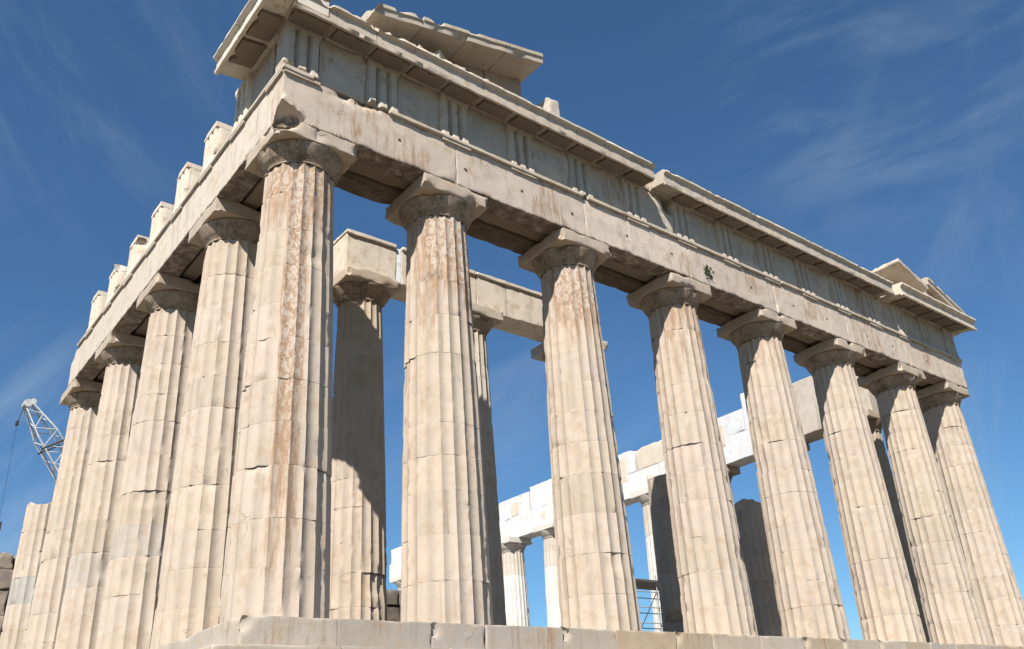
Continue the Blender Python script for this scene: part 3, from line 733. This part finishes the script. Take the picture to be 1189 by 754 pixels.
# ------------------------------------------------------------------ low ruined walls and stones inside
def wall_pile(name, label, x0, x1, y0, y1, z0, hts, seed, mat, tn, L_=1.2):
    e = thing(name, label, 'wall', ((x0+x1)/2, (y0+y1)/2, z0)); rg = random.Random(seed); z = z0
    for j, h in enumerate(hts):
        x = x0+rg.uniform(0, .3)
        while x < x1-.2:
            w = min(rg.uniform(.6, 1.3)*L_, x1-x); kt = rg.uniform(.8, 1.2)
            block('wall_block', x+.02, x+w-.02, y0+rg.uniform(0, .12), y1-rg.uniform(0, .12), z+.006, z+h-.006, e, base_of(e), mat, tuple(c*kt for c in tn), chip=.12, rough=.05, res=.14, bites=2, bsize=.25)
            x += w
        z += h
    return e
wall_pile('ruined_wall', 'low dark ruined wall in the slit between half-shadowed inner column and second front column', 8.2, 12.3, 12, 13, .35, (.9, .75, .7, .55), 5, RUBBLE, (0.124, 0.106, 0.088))  # tint darkened to paint in the shade this wall stands in
wall_pile('rubble_wall', 'rough grey-brown rubble masonry at far left beyond the broken column stub', -1.1, 1.0, 24.3, 26.2, 0, (1.0, .9, 1.0, .9, 1.0, .8, .65), 9, RUBBLE, (0.292, 0.234, 0.190), .9)
for nm, lb, c, s in (('loose_stone', 'small pale stone at the foot of the shorter shadowed stub', (21.7, .2, .12), (.2, .15, .13)),
                     ('loose_stone', 'small dark stone low between the second and third front columns', (18.6, 17, .75), (.35, .3, .42))):
    o = lump(nm, c, s, 12 if c[2] > .5 else 5, None, (c[0], c[1], 0), RUBBLE if c[2] > .5 else MARBLE, (0.219, 0.190, 0.153) if c[2] > .5 else (0.453, 0.423, 0.380), amp=.35)
    tag(o, lb, 'stone')

# ------------------------------------------------------------------ scaffold
sf = thing('scaffold', 'thin steel pipe scaffold low between third front column and tall shadowed stub', 'scaffold', (24.3, 14, .35))
FB = base_of(sf)
SX = (22.9, 24.4, 25.9); SY = (13.2, 14.6)
for x in SX:
    for y in SY:
        V, F = tube((x, y, .35), (x, y, 4.9), .03); mesh('upright_pipe', V, F, STEEL, sf, FB, smooth=60)
for z in (1.3, 2.0, 2.7, 3.4, 4.1):
    for y in SY:
        V, F = tube((SX[0]-.2, y-.06, z), (SX[-1]+.2, y-.06, z), .025); mesh('ledger_pipe', V, F, STEEL, sf, FB, smooth=60)
for z in (1.9, 4.55):
    V, F = sbox(SX[0]-.3, SX[-1]+.3, SY[0]-.12, SY[1]+.12, z, z+.1); mesh('plank_deck', V, F, WOOD, sf, FB, smooth=None)
for y in SY:
    V, F = tube((SX[0], y+.06, .5), (SX[-1], y+.06, 4.4), .022); mesh('brace_pipe', V, F, STEEL, sf, FB, smooth=60)

# ------------------------------------------------------------------ crane with lattice boom
cr_ = thing('crane', 'pale lattice crane boom rising into the sky left of the farthest side-row column', 'crane', (11.5, 35, .35))
CB = base_of(cr_)
tip = np.array([.72, 35., 16.45]); foot = np.array([10.9, 35., -.0+1.6])
ax = (foot-tip); Lb = np.linalg.norm(ax); ax /= Lb; perp = np.array([-ax[2], 0, ax[0]]); dep = np.array([0, 1., 0])
hw_ = .50
def bp(s, a, b_):
    w = hw_*min(1, .35+s/3., .35+(Lb-s)/3.); return tip+ax*s+perp*a*w+dep*b_*w
for a in (-1, 1):
    for b_ in (-1, 1):
        pts = [bp(s, a, b_) for s in (0, 2., Lb-2., Lb)]
        V, F = join(*[tube(pts[i], pts[i+1], .045, 6) for i in range(3)]); mesh('boom_chord', V, F, CRANEPAINT, cr_, CB, smooth=60)
P = []; s = .3; k = 0
while s < Lb-.6:
    n = min(s+.55, Lb)
    for fa in ((-1, -1, 1, -1), (-1, 1, 1, 1), (-1, -1, -1, 1), (1, -1, 1, 1)):
        q0 = bp(s, fa[0], fa[1]); q1 = bp(n, fa[2], fa[3])
        if k % 2: q0 = bp(s, fa[2], fa[3]); q1 = bp(n, fa[0], fa[1])
        P.append(tube(q0, q1, .026, 5))
    s = n; k += 1
V, F = join(*P); mesh('boom_lacing', V, F, CRANEPAINT, cr_, CB, smooth=60)
P = []
for s in (2.6, 5.6, 8.6, 11.6):
    for b_ in (-1, 1):
        V, F = tube(bp(s, -1.25, b_), bp(s, 1.1, b_), .06, 6); mesh('splice_bar', V, F, DARKSTEEL, cr_, CB, smooth=60)
V, F = join(tube(tip-dep*.3-perp*.05, tip+dep*.3-perp*.05, .21, 16), tube(tip-dep*.2+perp*.25, tip+dep*.2+perp*.25, .16, 12)); mesh('sheave_head', V, F, CRANEPAINT, cr_, CB, smooth=40)
P = []
for b_ in (-.12, .14): P.append(tube((.38, 35+b_, 15.3), (.40, 35+b_, 10.0), .005, 6))
P.append(tube((.38, 35, 15.3), (.55, 35, 16.3), .02, 6))
P.append(tube(bp(.2, -1.6, 0), bp(Lb-1, -4.5, 0), .02, 5))
V, F = join(*P); mesh('hoist_cable', V, F, DARKSTEEL, cr_, CB, smooth=60)
V, F = join(sbox(.31, .45, 34.85, 35.15, 15.2, 15.4)); mesh('cable_guide', V, F, DARKSTEEL, cr_, CB, smooth=None)
V, F = join(sbox(.28, .52, 34.85, 35.15, 9.6, 10.0), tube((.4, 35, 9.5), (.4, 35, 9.25), .06), tube((.4, 35, 9.25), (.52, 35, 9.1), .06), tube((.52, 35, 9.1), (.44, 35, 8.98), .05)); mesh('hook_block', V, F, DARKSTEEL, cr_, CB, smooth=40)
V, F = join(sbox(10, 14.2, 34, 36.2, 1.2, 3.0), sbox(10.2, 11.6, 33.2, 34, 1.2, 3.1)); mesh('machine_house', V, F, CRANEPAINT, cr_, CB, smooth=None)
for y0 in (33.4, 36.0):
    V, F = prism([(9.6, .7), (9.9, .36), (14.0, .36), (14.3, .7), (14.0, 1.15), (9.9, 1.15)], y0, y0+.8, lambda p, q, s: (p, s, q), .4, 0); mesh('crawler_track', V, F, DARKSTEEL, cr_, CB, smooth=None)

# ------------------------------------------------------------------ weed growing from a joint of the beam
rg = random.Random(5); V = []; F = []
for k in range(55):
    c = np.array([13.05+rg.gauss(0, .07), -A-.02-abs(rg.gauss(0, .04)), 10.9+rg.gauss(0, .12)])
    a = np.array([rg.uniform(-1, 1), rg.uniform(-1, .2), rg.uniform(-1, 1)]); a /= np.linalg.norm(a); b_ = np.cross(a, [rg.random(), rg.random(), rg.random()]); b_ /= np.linalg.norm(b_)
    l, w = rg.uniform(.05, .1), rg.uniform(.015, .03); n = len(V)
    V += [c-a*l, c+b_*w, c+a*l, c-b_*w]; F.append([n, n+1, n+2, n+3])
o = mesh('weed', np.array(V), F, LEAF, None, (13.05, -A, 10.86), smooth=None); tag(o, 'small green weed growing from the front beam above the fourth front column', 'plant')
